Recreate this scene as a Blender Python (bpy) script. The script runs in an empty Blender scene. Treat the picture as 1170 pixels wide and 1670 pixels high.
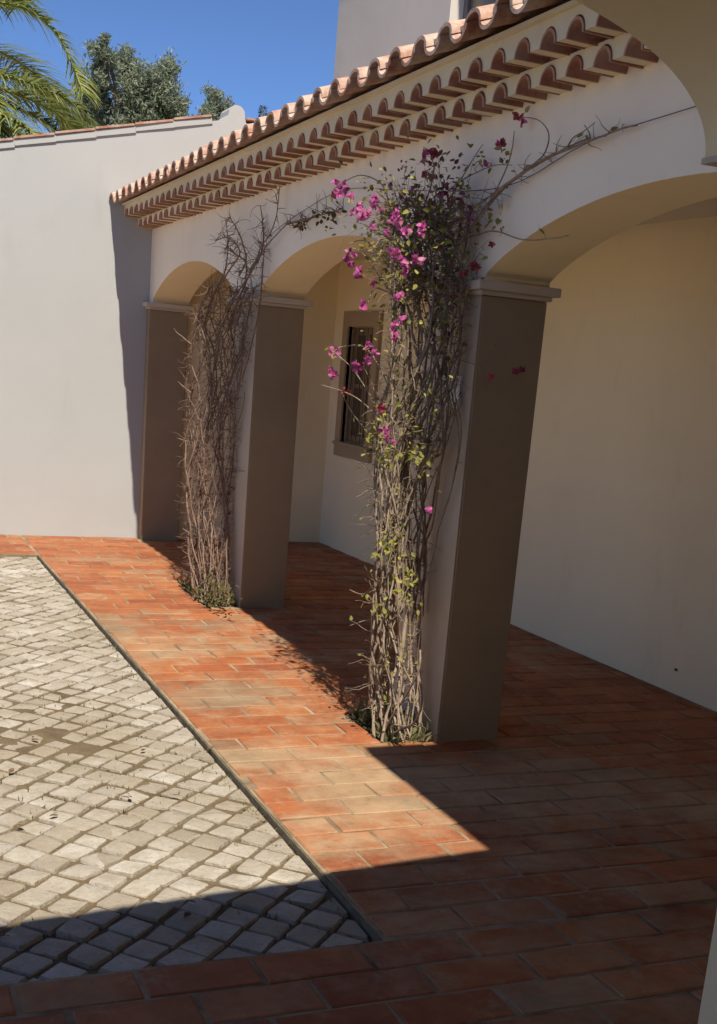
import bpy, bmesh, math, random
from mathutils import Vector, Matrix, noise
R_ = math.radians
sc = bpy.context.scene
# ------------------------------------------------------------------ camera
CAM_H = 1.55
YAW, PITCH, ROLL, FPX, PPY = 0.415572, 0.248081, -0.084315, 1990.78, 1107.086
def cam_axes():
    cy, sy = math.cos(YAW), math.sin(YAW)
    fw = Vector((sy*math.cos(PITCH), cy*math.cos(PITCH), -math.sin(PITCH)))
    r0 = Vector((cy, -sy, 0)); d0 = fw.cross(r0)
    r = math.cos(ROLL)*r0 + math.sin(ROLL)*d0
    d = -math.sin(ROLL)*r0 + math.cos(ROLL)*d0
    return r, d, fw
CR, CD, CF = cam_axes()
cam_d = bpy.data.cameras.new('camera'); cam = bpy.data.objects.new('camera', cam_d)
sc.collection.objects.link(cam); sc.camera = cam
m = Matrix((( CR.x, -CD.x, -CF.x, 0), (CR.y, -CD.y, -CF.y, 0), (CR.z, -CD.z, -CF.z, CAM_H), (0, 0, 0, 1)))
cam.matrix_world = m
cam_d.sensor_fit = 'VERTICAL'; cam_d.sensor_height = 24.0
cam_d.lens = FPX/1670*24.0; cam_d.shift_y = (PPY-835)/1670
cam_d.clip_start = 0.05; cam_d.clip_end = 2000
# ------------------------------------------------------------------ world, sun, exposure
LX, LY = 0.119, 0.623                       # light moves this far in x, y for each metre down
to_sun = Vector((-LX, -LY, 1)).normalized()
elev = math.asin(to_sun.z); az = math.atan2(to_sun.x, to_sun.y)
w = bpy.data.worlds.new('World'); sc.world = w; w.use_nodes = True
nt = w.node_tree; nt.nodes.clear()
sky = nt.nodes.new('ShaderNodeTexSky'); sky.sky_type = 'NISHITA'; sky.sun_disc = False
sky.sun_elevation = elev; sky.sun_rotation = az
sky.altitude = 0; sky.air_density = 0.47; sky.dust_density = 0.0; sky.ozone_density = 8.5
bg = nt.nodes.new('ShaderNodeBackground'); bg.inputs[1].default_value = 0.086
wo = nt.nodes.new('ShaderNodeOutputWorld')
nt.links.new(sky.outputs[0], bg.inputs[0]); nt.links.new(bg.outputs[0], wo.inputs[0])
sun_d = bpy.data.lights.new('sun', 'SUN'); sun_d.energy = 3.6; sun_d.angle = R_(0.53); sun_d.color = (1.0, 0.91, 0.775)
sun = bpy.data.objects.new('sun', sun_d); sc.collection.objects.link(sun)
sun.rotation_euler = to_sun.to_track_quat('Z', 'Y').to_euler(); sun.location = (0, 0, 12)
sc.view_settings.view_transform = 'Standard'; sc.view_settings.look = 'None'
sc.view_settings.gamma = 1.0; sc.view_settings.exposure = 0.90; sc.view_settings.use_curve_mapping = False
sc.render.engine = 'CYCLES'
sc.cycles.max_bounces = 7; sc.cycles.diffuse_bounces = 5; sc.cycles.glossy_bounces = 2; sc.cycles.transmission_bounces = 3
# ------------------------------------------------------------------ pixel helpers (photo is 1170x1670)
CAMP = Vector((0, 0, CAM_H))
def ray(x, y): return CR*((x-585)/FPX) + CD*((y-PPY)/FPX) + CF
def PX(x, y, X): d = ray(x, y); return CAMP + d*(X/d.x)
def PY(x, y, Y): d = ray(x, y); return CAMP + d*(Y/d.y)
def PZ(x, y, Z): d = ray(x, y); return CAMP + d*((Z-CAM_H)/d.z)
def proj(p):
    v = Vector(p)-CAMP; z = v.dot(CF)
    if z < 0.05: return None
    return 585+FPX*v.dot(CR)/z, PPY+FPX*v.dot(CD)/z, z
# ------------------------------------------------------------------ object helpers
rnd = random.Random(7)
def link(o, parent=None):
    sc.collection.objects.link(o)
    if parent is not None:
        o.parent = parent
        o.matrix_parent_inverse = parent.matrix_basis.inverted()
    return o
def mk(name, verts, faces, mat=None, parent=None, smooth=False):
    me = bpy.data.meshes.new(name); me.from_pydata([tuple(v) for v in verts], [], faces); me.update()
    if mat: me.materials.append(mat)
    if smooth:
        for p in me.polygons: p.use_smooth = True
    return link(bpy.data.objects.new(name, me), parent)
def tag(o, label=None, cat=None, group=None, kind=None):
    if label: o['label'] = label
    if cat: o['category'] = cat
    if group: o['group'] = group
    if kind: o['kind'] = kind
    return o
def empty(name, loc):
    o = bpy.data.objects.new(name, None); o.location = loc; o.empty_display_size = 0.1
    return link(o)
class MB:
    def __init__(s): s.v = []; s.f = []
    def box(s, x0, x1, y0, y1, z0, z1):
        n = len(s.v)
        s.v += [(x0,y0,z0),(x1,y0,z0),(x1,y1,z0),(x0,y1,z0),(x0,y0,z1),(x1,y0,z1),(x1,y1,z1),(x0,y1,z1)]
        s.f += [tuple(n+i for i in q) for q in ((0,3,2,1),(4,5,6,7),(0,1,5,4),(1,2,6,5),(2,3,7,6),(3,0,4,7))]
        return s
    def tube(s, pts, rad, n=5, cap=True):
        pts = [Vector(p) for p in pts]; L = len(pts)
        if L < 2: return s
        rads = rad if isinstance(rad, (list, tuple)) else [rad]*L
        base = len(s.v); ref = Vector((0.31, 0.17, 0.93))
        for i, p in enumerate(pts):
            t = (pts[min(i+1, L-1)]-pts[max(i-1, 0)])
            if t.length < 1e-9: t = Vector((0, 0, 1))
            t.normalize()
            a = t.cross(ref)
            if a.length < 1e-3: a = t.cross(Vector((1, 0, 0)))
            a.normalize(); b = t.cross(a)
            for k in range(n):
                th = 2*math.pi*k/n
                s.v.append(tuple(p + (a*math.cos(th)+b*math.sin(th))*rads[i]))
        for i in range(L-1):
            for k in range(n):
                k2 = (k+1) % n
                s.f.append((base+i*n+k, base+i*n+k2, base+(i+1)*n+k2, base+(i+1)*n+k))
        if cap:
            s.f.append(tuple(base+k for k in range(n))[::-1]); s.f.append(tuple(base+(L-1)*n+k for k in range(n)))
        return s
    def build(s, name, mat, parent=None, smooth=False, bevel=0, seg=2):
        o = mk(name, s.v, s.f, mat, parent, smooth)
        if bevel:
            bm = bmesh.new(); bm.from_mesh(o.data)
            es = [e for e in bm.edges if len(e.link_faces) == 2 and e.calc_face_angle(0) > 0.5]
            bmesh.ops.bevel(bm, geom=es, offset=bevel, segments=seg, affect='EDGES', clamp_overlap=True)
            bm.to_mesh(o.data); bm.free()
            for p in o.data.polygons: p.use_smooth = max(abs(c) for c in p.normal) < .9995
        return o
def spline(pts, n=6):
    pts = [Vector(p) for p in pts]; out = []
    for i in range(len(pts)-1):
        p0 = pts[max(i-1, 0)]; p1 = pts[i]; p2 = pts[i+1]; p3 = pts[min(i+2, len(pts)-1)]
        for k in range(n):
            t = k/n
            out.append(0.5*((2*p1)+(-p0+p2)*t+(2*p0-5*p1+4*p2-p3)*t*t+(-p0+3*p1-3*p2+p3)*t**3))
    out.append(pts[-1]); return out
# ------------------------------------------------------------------ materials
class MT:
    def __init__(s, name, rough=0.85, spec=0.3):
        s.m = bpy.data.materials.new(name); s.m.use_nodes = True; s.t = s.m.node_tree
        s.b = s.t.nodes['Principled BSDF']; s.b.inputs['Roughness'].default_value = rough
        s.b.inputs['Specular IOR Level'].default_value = spec
        s.geo = s.t.nodes.new('ShaderNodeNewGeometry')
    def n(s, typ, **kw):
        x = s.t.nodes.new(typ)
        for k, v in kw.items(): setattr(x, k, v)
        return x
    def put(s, sock, val):
        if hasattr(val, 'is_output'): s.t.links.new(val, sock)
        else: sock.default_value = val
    def noise(s, scale, detail=4, rough=0.55, vec=None, stretch=None, off=0):
        t = s.n('ShaderNodeTexNoise'); t.inputs['Scale'].default_value = scale
        t.inputs['Detail'].default_value = detail; t.inputs['Roughness'].default_value = rough
        v = vec or s.geo.outputs['Position']
        if stretch or off:
            mp = s.n('ShaderNodeMapping'); s.t.links.new(v, mp.inputs[0])
            mp.inputs['Scale'].default_value = stretch or (1, 1, 1); mp.inputs['Location'].default_value = (off, off*1.7, off*.6)
            v = mp.outputs[0]
        s.t.links.new(v, t.inputs['Vector']); return t.outputs['Fac']
    def ramp(s, fac, stops, interp='LINEAR'):
        r = s.n('ShaderNodeValToRGB'); r.color_ramp.interpolation = interp
        els = r.color_ramp.elements
        while len(els) < len(stops): els.new(0.5)
        for e, (p, c) in zip(els, stops):
            e.position = p; e.color = (*c, 1) if isinstance(c, (tuple, list)) else (c, c, c, 1)
        s.put(r.inputs[0], fac); return r.outputs[0]
    def mix(s, fac, a, b, mode='MIX'):
        x = s.n('ShaderNodeMix', data_type='RGBA', blend_type=mode)
        s.put(x.inputs[0], fac)
        s.put(x.inputs[6], (*a, 1) if isinstance(a, tuple) else a); s.put(x.inputs[7], (*b, 1) if isinstance(b, tuple) else b)
        return x.outputs[2]
    def math(s, op, a, b=0.0):
        x = s.n('ShaderNodeMath', operation=op); s.put(x.inputs[0], a); s.put(x.inputs[1], b); return x.outputs[0]
    def rand(s):
        oi = s.n('ShaderNodeObjectInfo')
        return s.math('FRACT', s.math('ADD', oi.outputs['Random'], s.geo.outputs['Random Per Island']))
    def col(s, c): s.put(s.b.inputs['Base Color'], (*c, 1) if isinstance(c, tuple) else c); return s
    def bump(s, h, strength=0.3, dist=0.01):
        b = s.n('ShaderNodeBump'); b.inputs['Strength'].default_value = strength; b.inputs['Distance'].default_value = dist
        s.t.links.new(h, b.inputs['Height']); s.t.links.new(b.outputs[0], s.b.inputs['Normal']); return s
def plaster(name, c, var=0.06, dirt=(0.5, 0.44, 0.36), rough=0.9, dirt_amt=0.25, bump=0.45):
    t = MT(name, rough, 0.2)
    a = tuple(max(0, x*(1-var)) for x in c); b = tuple(min(1, x*(1+var*.5)) for x in c)
    base = t.ramp(t.noise(1.3, 5, 0.6), [(0.3, a), (0.7, b)])
    blot = t.ramp(t.noise(5, 6, 0.65, stretch=(1, 1, 0.35)), [(0.58, 0.0), (0.85, dirt_amt)])
    d = tuple(x*y for x, y in zip(c, dirt))
    t.col(t.mix(blot, base, d))
    h = t.math('ADD', t.noise(3.5, 3), t.math('MULTIPLY', t.noise(90, 3), 0.12))
    t.bump(h, bump, 0.015); return t.m
M = {}
M['plaster'] = plaster('shade_lifted_plaster', (0.89, 0.785, 0.625))  # brightened, warm tone for shaded walls: bounce light put into the colour
M['farplaster'] = plaster('sunlit_toned_plaster', (0.44, 0.45, 0.442), 0.04, dirt_amt=0.16, bump=0.16)  # same paint toned down for the sunlit wall: light level put into the colour
M['upper'] = plaster('upper_wall_plaster', (0.60, 0.56, 0.51), 0.05, bump=0.2)
M['cream'] = plaster('cream_bounce_plaster', (0.90, 0.785, 0.53), 0.05)  # cream paint, also warmed: bounce light of the shaded gallery put into the colour
M['taupe'] = plaster('taupe_paint', (0.345, 0.265, 0.168), 0.18, (0.66, 0.62, 0.56), dirt_amt=0.5)
M['tan'] = plaster('pale_tan_face', (0.47, 0.395, 0.30), 0.10, (0.7, 0.66, 0.6), dirt_amt=0.4)
M['trim'] = plaster('cream_trim', (0.60, 0.53, 0.44), 0.05)
M['eavemortar'] = plaster('eave_mortar', (0.74, 0.65, 0.47), 0.12, (0.55, 0.48, 0.36), dirt_amt=0.4)
def brick_mat():
    t = MT('terracotta_brick', 0.72, 0.35); r = t.rand()
    base = t.ramp(r, [(0.0, (0.30, 0.078, 0.030)), (0.25, (0.39, 0.128, 0.046)), (0.5, (0.26, 0.068, 0.029)), (0.75, (0.42, 0.155, 0.055)), (0.9, (0.34, 0.12, 0.05)), (1.0, (0.38, 0.17, 0.082))])
    g = t.noise(14, 5, 0.65)
    base = t.mix(t.ramp(g, [(0.35, 0.0), (0.75, 0.55)]), base, (0.41, 0.165, 0.066))
    base = t.mix(t.ramp(t.noise(60, 3, 0.6), [(0.55, 0.0), (0.8, 0.35)]), base, (0.27, 0.10, 0.055))
    # pale lime bloom: a few bricks wear it whole, and it spreads in patches along the strip
    pick = t.ramp(t.math('FRACT', t.math('MULTIPLY', r, 7.31)), [(0.80, 0.0), (0.92, 0.14)])
    big = t.ramp(t.noise(0.95, 5, 0.6, stretch=(1, 1.25, 1), off=3.1), [(0.40, 0.0), (0.66, 0.36)])
    fac = t.math('ADD', t.noise(4.2, 6, 0.7), t.math('ADD', pick, big))
    def spot(cx, cy, rx, ry, amt):
        mp = t.n('ShaderNodeMapping'); t.t.links.new(t.geo.outputs['Position'], mp.inputs[0]); mp.inputs['Location'].default_value = (-cx/rx, -cy/ry, 0); mp.inputs['Scale'].default_value = (1/rx, 1/ry, 0.01)
        gr = t.n('ShaderNodeTexGradient', gradient_type='SPHERICAL'); t.t.links.new(mp.outputs[0], gr.inputs[0])
        return t.math('MULTIPLY', gr.outputs['Fac'], amt)
    fac = t.math('ADD', fac, t.math('ADD', spot(1.8, 4.15, .75, .85, .48), spot(2.75, 3.95, .9, .8, .45)))
    bl = t.ramp(fac, [(0.66, 0.0), (0.86, 0.42), (1.02, 0.70)])
    base = t.mix(bl, base, (0.43, 0.335, 0.205))
    base = t.mix(t.ramp(t.noise(10.5, 7, 0.75, off=31), [(0.54, 0.0), (0.70, 0.55)]), base, (0.44, 0.33, 0.20))
    base = t.mix(t.ramp(t.noise(17, 6, 0.7, off=41), [(0.58, 0.0), (0.72, 0.6)]), base, (0.20, 0.085, 0.045))
    grey = t.ramp(t.math('ADD', t.math('ADD', spot(1.7, 5.4, .6, .45, .25), spot(1.75, 6.9, .5, .5, .25)), t.math('ADD', t.noise(2.3, 5, 0.7, off=11), t.math('MULTIPLY', pick, 0.7))), [(0.59, 0.0), (0.73, 0.55)])
    base = t.mix(grey, base, (0.27, 0.235, 0.15))
    base = t.mix(t.ramp(t.noise(3.3, 6, 0.75, off=21), [(0.36, 0.62), (0.62, 0.0)]), base, t.mix(1.0, base, (0.55, 0.50, 0.48), 'MULTIPLY'))
    t.col(base)
    t.put(t.b.inputs['Roughness'], t.ramp(t.noise(9, 4), [(0.3, 0.55), (0.7, 0.85)]))
    t.bump(t.math('ADD', t.noise(25, 5, 0.6), t.math('MULTIPLY', t.noise(120, 2), 0.25)), 0.35, 0.006); return t.m
M['brick'] = brick_mat()
def mortar_mat():
    t = MT('joint_mortar', 0.95, 0.1)
    t.col(t.ramp(t.noise(3.1, 6, 0.7), [(0.3, (0.09, 0.064, 0.04)), (0.5, (0.27, 0.205, 0.13)), (0.75, (0.45, 0.37, 0.245))]))
    t.bump(t.noise(70, 3), 0.5, 0.004); return t.m
M['mortar'] = mortar_mat()
def stone_mat():
    t = MT('limestone_cobble', 0.82, 0.3); r = t.rand()
    base = t.ramp(r, [(0, (0.40, 0.36, 0.30)), (0.25, (0.53, 0.495, 0.43)), (0.5, (0.36, 0.315, 0.25)), (0.75, (0.57, 0.54, 0.48)), (1, (0.32, 0.275, 0.215))])
    base = t.mix(t.ramp(t.noise(22, 6, 0.7), [(0.36, 0.0), (0.70, 0.65)]), base, (0.31, 0.265, 0.195))
    base = t.mix(t.ramp(t.noise(85, 3, 0.6), [(0.56, 0.0), (0.74, 0.6)]), base, (0.22, 0.195, 0.15))
    mp = t.n('ShaderNodeMapping'); t.t.links.new(t.geo.outputs['Position'], mp.inputs[0]); mp.inputs['Location'].default_value = (-.85/.55, -4.9/.8, 0); mp.inputs['Scale'].default_value = (1/.55, 1/.8, .01)
    gr = t.n('ShaderNodeTexGradient', gradient_type='SPHERICAL'); t.t.links.new(mp.outputs[0], gr.inputs[0])
    moss = t.ramp(t.math('ADD', t.noise(2.1, 6, 0.72, off=5), t.math('MULTIPLY', gr.outputs['Fac'], 0.22)), [(0.46, 0.0), (0.70, 0.60)])
    base = t.mix(moss, base, (0.285, 0.23, 0.15))
    t.col(base); t.bump(t.math('ADD', t.noise(30, 6, 0.7), t.math('MULTIPLY', t.noise(140, 3), 0.3)), 0.9, 0.012); return t.m
M['stone'] = stone_mat()
def sand_mat():
    t = MT('joint_sand', 0.95, 0.1)
    c = t.ramp(t.noise(6, 6, 0.7), [(0.3, (0.095, 0.07, 0.042)), (0.55, (0.165, 0.125, 0.078)), (0.75, (0.12, 0.105, 0.055))])
    t.col(c); t.bump(t.noise(60, 4), 0.8, 0.01); return t.m
M['sand'] = sand_mat()
def simple(name, c, c2=None, scale=20, rough=0.8, spec=0.3, bump=0.0, stretch=None):
    t = MT(name, rough, spec)
    t.col(t.ramp(t.noise(scale, 4, stretch=stretch), [(0.3, c), (0.7, c2 or c)]))
    if bump: t.bump(t.noise(scale*3, 4, stretch=stretch), bump, 0.005)
    return t.m
def soil_mat():
    t = MT('dry_soil', 0.95, 0.1)
    t.col(t.ramp(t.noise(40, 5, 0.7), [(0.3, (0.07, 0.05, 0.035)), (0.55, (0.16, 0.12, 0.085)), (0.8, (0.30, 0.25, 0.19))]))
    t.bump(t.noise(50, 4), 0.9, 0.015); return t.m
M['soil'] = soil_mat()
M['kerb'] = simple('dirty_kerb', (0.10, 0.085, 0.055), (0.20, 0.17, 0.115), 18, 0.95, bump=0.6)
def tile_mat(name, lich):
    t = MT(name, 0.8, 0.25); r = t.rand()
    base = t.ramp(r, [(0, (0.32, 0.118, 0.068)), (0.35, (0.40, 0.16, 0.09)), (0.7, (0.29, 0.11, 0.07)), (1, (0.42, 0.185, 0.105))])
    base = t.mix(t.ramp(t.noise(12, 5, 0.65), [(0.45, 0.0), (0.8, 0.4)]), base, (0.25, 0.12, 0.075))
    if lich:
        base = t.mix(t.ramp(t.noise(9, 6, 0.7, off=2), [(0.34, 0.0), (0.56, lich)]), base, (0.53, 0.43, 0.345))
        base = t.mix(t.ramp(t.noise(30, 5, 0.7, off=8), [(0.55, 0.0), (0.75, 0.45)]), base, (0.16, 0.14, 0.11))
    t.col(base); t.bump(t.noise(40, 4), 0.4, 0.005); return t.m
M['eavetile'] = tile_mat('eave_terracotta', 0.42)
M['rooftile'] = tile_mat('weathered_roof_tile', 0.85)
M['coping'] = tile_mat('coping_terracotta', 0.7)
M['stem'] = simple('vine_bark', (0.20, 0.145, 0.10), (0.36, 0.285, 0.21), 35, bump=0.5)
M['stem2'] = simple('dry_vine_bark', (0.17, 0.105, 0.075), (0.30, 0.205, 0.15), 35, bump=0.5)
def leaf_mat(name, stops, trans=0.35, rough=0.5):
    t = MT(name, rough, 0.3)
    c = t.ramp(t.rand(), stops); t.col(c)
    tr = t.n('ShaderNodeBsdfTranslucent'); t.put(tr.inputs[0], c)
    mx = t.n('ShaderNodeMixShader'); mx.inputs[0].default_value = trans
    out = t.t.nodes['Material Output']
    t.t.links.new(t.b.outputs[0], mx.inputs[1]); t.t.links.new(tr.outputs[0], mx.inputs[2]); t.t.links.new(mx.outputs[0], out.inputs[0])
    return t.m
M['leaf'] = leaf_mat('vine_leaf', [(0, (0.17, 0.18, 0.04)), (0.4, (0.28, 0.28, 0.06)), (0.7, (0.40, 0.37, 0.09)), (0.88, (0.15, 0.125, 0.04)), (1, (0.42, 0.33, 0.12))])
M['drydark'] = leaf_mat('dark_vine_leaf', [(0, (0.07, 0.075, 0.025)), (0.5, (0.12, 0.11, 0.035)), (1, (0.16, 0.10, 0.05))])
M['bract'] = leaf_mat('magenta_bract', [(0, (0.44, 0.05, 0.24)), (0.35, (0.58, 0.11, 0.36)), (0.6, (0.64, 0.20, 0.45)), (0.85, (0.38, 0.04, 0.18)), (1, (0.60, 0.26, 0.38))], 0.4)
M['bractdry'] = leaf_mat('faded_red_bract', [(0, (0.30, 0.045, 0.07)), (0.6, (0.36, 0.07, 0.10)), (1, (0.45, 0.16, 0.12))], 0.3)
M['drybract'] = leaf_mat('withered_bract', [(0, (0.10, 0.045, 0.04)), (0.35, (0.17, 0.05, 0.07)), (0.65, (0.12, 0.10, 0.04)), (1, (0.26, 0.09, 0.13))], 0.25)
M['weed'] = leaf_mat('weed_leaf', [(0, (0.13, 0.16, 0.06)), (0.5, (0.22, 0.22, 0.10)), (1, (0.36, 0.31, 0.19))])
M['palm'] = leaf_mat('palm_leaflet', [(0, (0.15, 0.19, 0.05)), (0.5, (0.24, 0.28, 0.07)), (0.85, (0.34, 0.36, 0.10)), (1, (0.42, 0.41, 0.17))], 0.35, 0.35)
M['palmrib'] = simple('palm_rib', (0.26, 0.29, 0.09), (0.34, 0.34, 0.13), 10)
M['palmtrunk'] = simple('palm_trunk', (0.12, 0.09, 0.06), (0.24, 0.18, 0.12), 8, bump=0.8)
M['olive'] = leaf_mat('olive_leaf', [(0, (0.16, 0.20, 0.125)), (0.5, (0.25, 0.29, 0.19)), (0.85, (0.35, 0.38, 0.27)), (1, (0.46, 0.47, 0.37))], 0.4)
M['conifer'] = leaf_mat('conifer_needles', [(0, (0.04, 0.06, 0.03)), (1, (0.08, 0.10, 0.05))], 0.15)
M['bark'] = simple('tree_bark', (0.10, 0.08, 0.06), (0.2, 0.16, 0.12), 12, bump=0.8)
M['surround'] = plaster('window_surround_paint', (0.42, 0.32, 0.20), 0.08)
M['wood'] = simple('dark_window_wood', (0.25, 0.18, 0.11), (0.34, 0.25, 0.155), 30, 0.5, stretch=(1, 1, 0.1))
M['iron'] = simple('dark_iron', (0.09, 0.068, 0.045), (0.13, 0.10, 0.065), 40, 0.5, 0.5)
M['metalframe'] = simple('grey_metal_frame', (0.10, 0.10, 0.105), (0.14, 0.14, 0.145), 10, 0.45, 0.5)
gl = MT('dark_glass', 0.06, 0.6); gl.b.inputs['Roughness'].default_value = 0.25; gl.col((0.13, 0.10, 0.062)); M['glass'] = gl.m
M['wire'] = simple('rusty_wire', (0.07, 0.055, 0.045), (0.12, 0.085, 0.06), 60, 0.6)
M['dryleaf'] = leaf_mat('dry_leaf', [(0, (0.10, 0.06, 0.035)), (1, (0.2, 0.125, 0.07))], 0.1, 0.8)
M['ground'] = simple('dry_ground', (0.16, 0.14, 0.075), (0.24, 0.2, 0.12), 0.6, 0.95)
def plaque_mat():
    t = MT('glazed_tile', 0.25, 0.5)
    v = t.n('ShaderNodeTexVoronoi', feature='DISTANCE_TO_EDGE'); v.inputs['Scale'].default_value = 26
    t.t.links.new(t.geo.outputs['Position'], v.inputs['Vector'])
    mot = t.math('MULTIPLY', t.ramp(v.outputs[0], [(0.02, 1.0), (0.09, 0.0)]), t.ramp(t.noise(14, 3), [(0.5, 0.0), (0.6, 1.0)]))
    t.col(t.mix(mot, (0.60, 0.56, 0.52), (0.05, 0.06, 0.12))); return t.m
M['plaque'] = plaque_mat()
M['ceil'] = simple('ceiling_plaster', (0.62, 0.56, 0.48), (0.68, 0.62, 0.54), 2, 0.9)
# ------------------------------------------------------------------ layout
XF, XB = 2.40, 2.70                    # arcade wall faces
P_W = 0.50
PIL = [4.53, 7.42]                     # near faces of the free pillars
Y_END = 10.30                          # face of the garden wall
XC, YC = 1.40, 2.84                    # cobble edges
SPRING = 1.93
def ez(Y): return 0.008*(10.35-Y)      # the old eave is not quite level
def xback(Y): return 4.03 + 0.021*(10.28-Y)
# ------------------------------------------------------------------ ground
g = mk('ground', [(-400, -400, -0.2), (400, -400, -0.2), (400, 700, -0.2), (-400, 700, -0.2)], [(0, 1, 2, 3)], M['ground']); tag(g, kind='structure')
# cobbles
cp = MB().box(-8.5, XC, YC, 9.34, -0.19, -0.043).build('cobble_pavement', M['sand']); tag(cp, kind='structure')
sb = MB(); nxs, nys = 84, 216             # packed sand between the stones, heaped over them in places
for j in range(nys+1):
    for i in range(nxs+1):
        x, y = -1.1+(XC-.008+1.1)*i/nxs, YC+.004+(9.335-YC-.004)*j/nys; v3 = Vector((x, y, 0))
        heap = max(0, 1-math.hypot((x-.8)/.5, (y-5.0)/.8))
        z = -.0335+.006*noise.noise(v3*3.1)+.005*noise.noise(v3*11)+heap*(.011+.011*noise.noise(v3*9))
        if y < YC+.35: z -= .006
        sb.v.append((x, y, max(-.0425, z)))
for j in range(nys):
    for i in range(nxs): a = j*(nxs+1)+i; sb.f.append((a, a+1, a+nxs+2, a+nxs+1))
o = sb.build('joint_sand', M['sand'], cp, True); o['kind'] = 'stuff'
def cobble_mesh(seed):
    r = random.Random(seed); n = 8
    a = 0.0486; base = []
    for k in range(4):
        th = math.pi/2*k
        cx, cy = a*math.sqrt(2)*math.cos(th)*(0.93+0.12*r.random()), a*math.sqrt(2)*math.sin(th)*(0.93+0.12*r.random())
        base.append((cx+r.uniform(-.004, .004), cy+r.uniform(-.004, .004)))
    out = []
    for k in range(4):                      # knock the corners off
        p, q, o_ = base[k], base[(k+1) % 4], base[k-1]
        c1, c2 = r.uniform(.02, .09), r.uniform(.02, .09)
        out.append((p[0]+(o_[0]-p[0])*c1, p[1]+(o_[1]-p[1])*c1)); out.append((p[0]+(q[0]-p[0])*c2, p[1]+(q[1]-p[1])*c2))
    v = []; tl = (r.uniform(-.035, .035), r.uniform(-.035, .035))
    for s, z in ((1.0, -0.055), (1.0, -0.006), (0.965, -0.0012), (0.84, 0.0)):
        for (x, y) in out: v.append((x*s, y*s, z+(tl[0]*x+tl[1]*y if z > -.03 else 0)+(r.uniform(-.0018, .0018) if z > -.03 else 0)))
    v.append((r.uniform(-.01, .01), r.uniform(-.01, .01), 0.001))
    f = []
    for L in range(3):
        for k in range(n): f.append((L*n+k, L*n+(k+1) % n, (L+1)*n+(k+1) % n, (L+1)*n+k))
    for k in range(n): f.append((3*n+k, 3*n+(k+1) % n, 4*n))
    me = bpy.data.meshes.new('cobblestone'); me.from_pydata(v, [], f); me.update(); me.materials.append(M['stone'])
    for p in me.polygons: p.use_smooth = True
    me.set_sharp_from_angle(angle=R_(24))
    return me
CM = [cobble_mesh(i) for i in range(14)]
def clip_poly(poly, keep):              # keep(p) -> signed distance >= 0
    out = []
    for i in range(len(poly)):
        a, b = poly[i], poly[(i+1) % len(poly)]; da, db = keep(a), keep(b)
        if da >= 0: out.append(a)
        if (da >= 0) != (db >= 0):
            t = da/(da-db); out.append((a[0]+(b[0]-a[0])*t, a[1]+(b[1]-a[1])*t))
    return out
DG = 0.158                             # diagonal pitch
stones = []; cutst = []
i = 0
y = YC-0.1
row = 0
while y < 9.5:
    x = XC+0.06-(DG/2 if row % 2 else 0)
    while x > -8.4:
        ww = Vector((x*1.3, y*1.3, 0)); 
        px_, py_ = x+noise.noise(ww)*.026+rnd.uniform(-.004, .004), y+noise.noise(ww+Vector((9, 3, 1)))*.026+rnd.uniform(-.004, .004)
        h = 0.076
        if px_+h < XC-.012 and py_-h > YC+.008 and py_+h < 9.33: stones.append((px_, py_))
        elif px_-h*.55 < XC-.012 and py_+h*.55 > YC+.008 and py_-h*.55 < 9.33: cutst.append((px_, py_))
        x -= DG
    y += DG/2; row += 1
def inframe(p, mx=30):
    q = proj(p)
    return q is not None and -mx < q[0] < 1170+mx and -mx < q[1] < 1670+mx
vis = sorted([s for s in stones if inframe((s[0], s[1], -.03))], key=lambda s: s[1]); allc = []
ZC = -0.024
near = set()
for s in vis[:265]:
    o = link_o = bpy.data.objects.new('cobblestone', rnd.choice(CM)); near.add(s)
    o.location = (s[0], s[1], ZC+rnd.uniform(-.004, .003)); o.rotation_euler = (rnd.uniform(-.025, .025), rnd.uniform(-.025, .025), rnd.choice((0, 1, 2, 3))*math.pi/2+rnd.uniform(-.07, .07))
    sx = rnd.uniform(.90, 1.06); o.scale = (sx, rnd.uniform(.88, 1.08), 1)
    link(o, cp)
def cut_stone(c):
    a = 0.0695*rnd.uniform(.95, 1.06); th0 = rnd.uniform(-.1, .1)
    poly = [(c[0]+a*math.cos(th0+math.pi/2*k), c[1]+a*math.sin(th0+math.pi/2*k)) for k in range(4)]
    poly = clip_poly(poly, lambda p: XC-.014-p[0]); poly = clip_poly(poly, lambda p: p[1]-YC-.010); poly = clip_poly(poly, lambda p: 9.325-p[1])
    if len(poly) < 3: return None
    ar = abs(sum(poly[k][0]*poly[(k+1) % len(poly)][1]-poly[(k+1) % len(poly)][0]*poly[k][1] for k in range(len(poly))))/2
    if ar < .0009: return None
    cx = sum(p[0] for p in poly)/len(poly); cy = sum(p[1] for p in poly)/len(poly); n = len(poly)
    v = []; dz = ZC+rnd.uniform(-.006, .004)
    for s, z in ((1, -.05), (1, -.012), (.90, .0)):
        for p in poly: v.append(((p[0]-cx)*s, (p[1]-cy)*s, z+rnd.uniform(-.002, .002)*(z > -.03)))
    f = [(L*n+k, L*n+(k+1) % n, (L+1)*n+(k+1) % n, (L+1)*n+k) for L in range(2) for k in range(n)] + [tuple(2*n+k for k in range(n))]
    return v, f, (cx, cy, dz)
stuff = MB(); left_cut = []; ncut = 0
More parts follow.
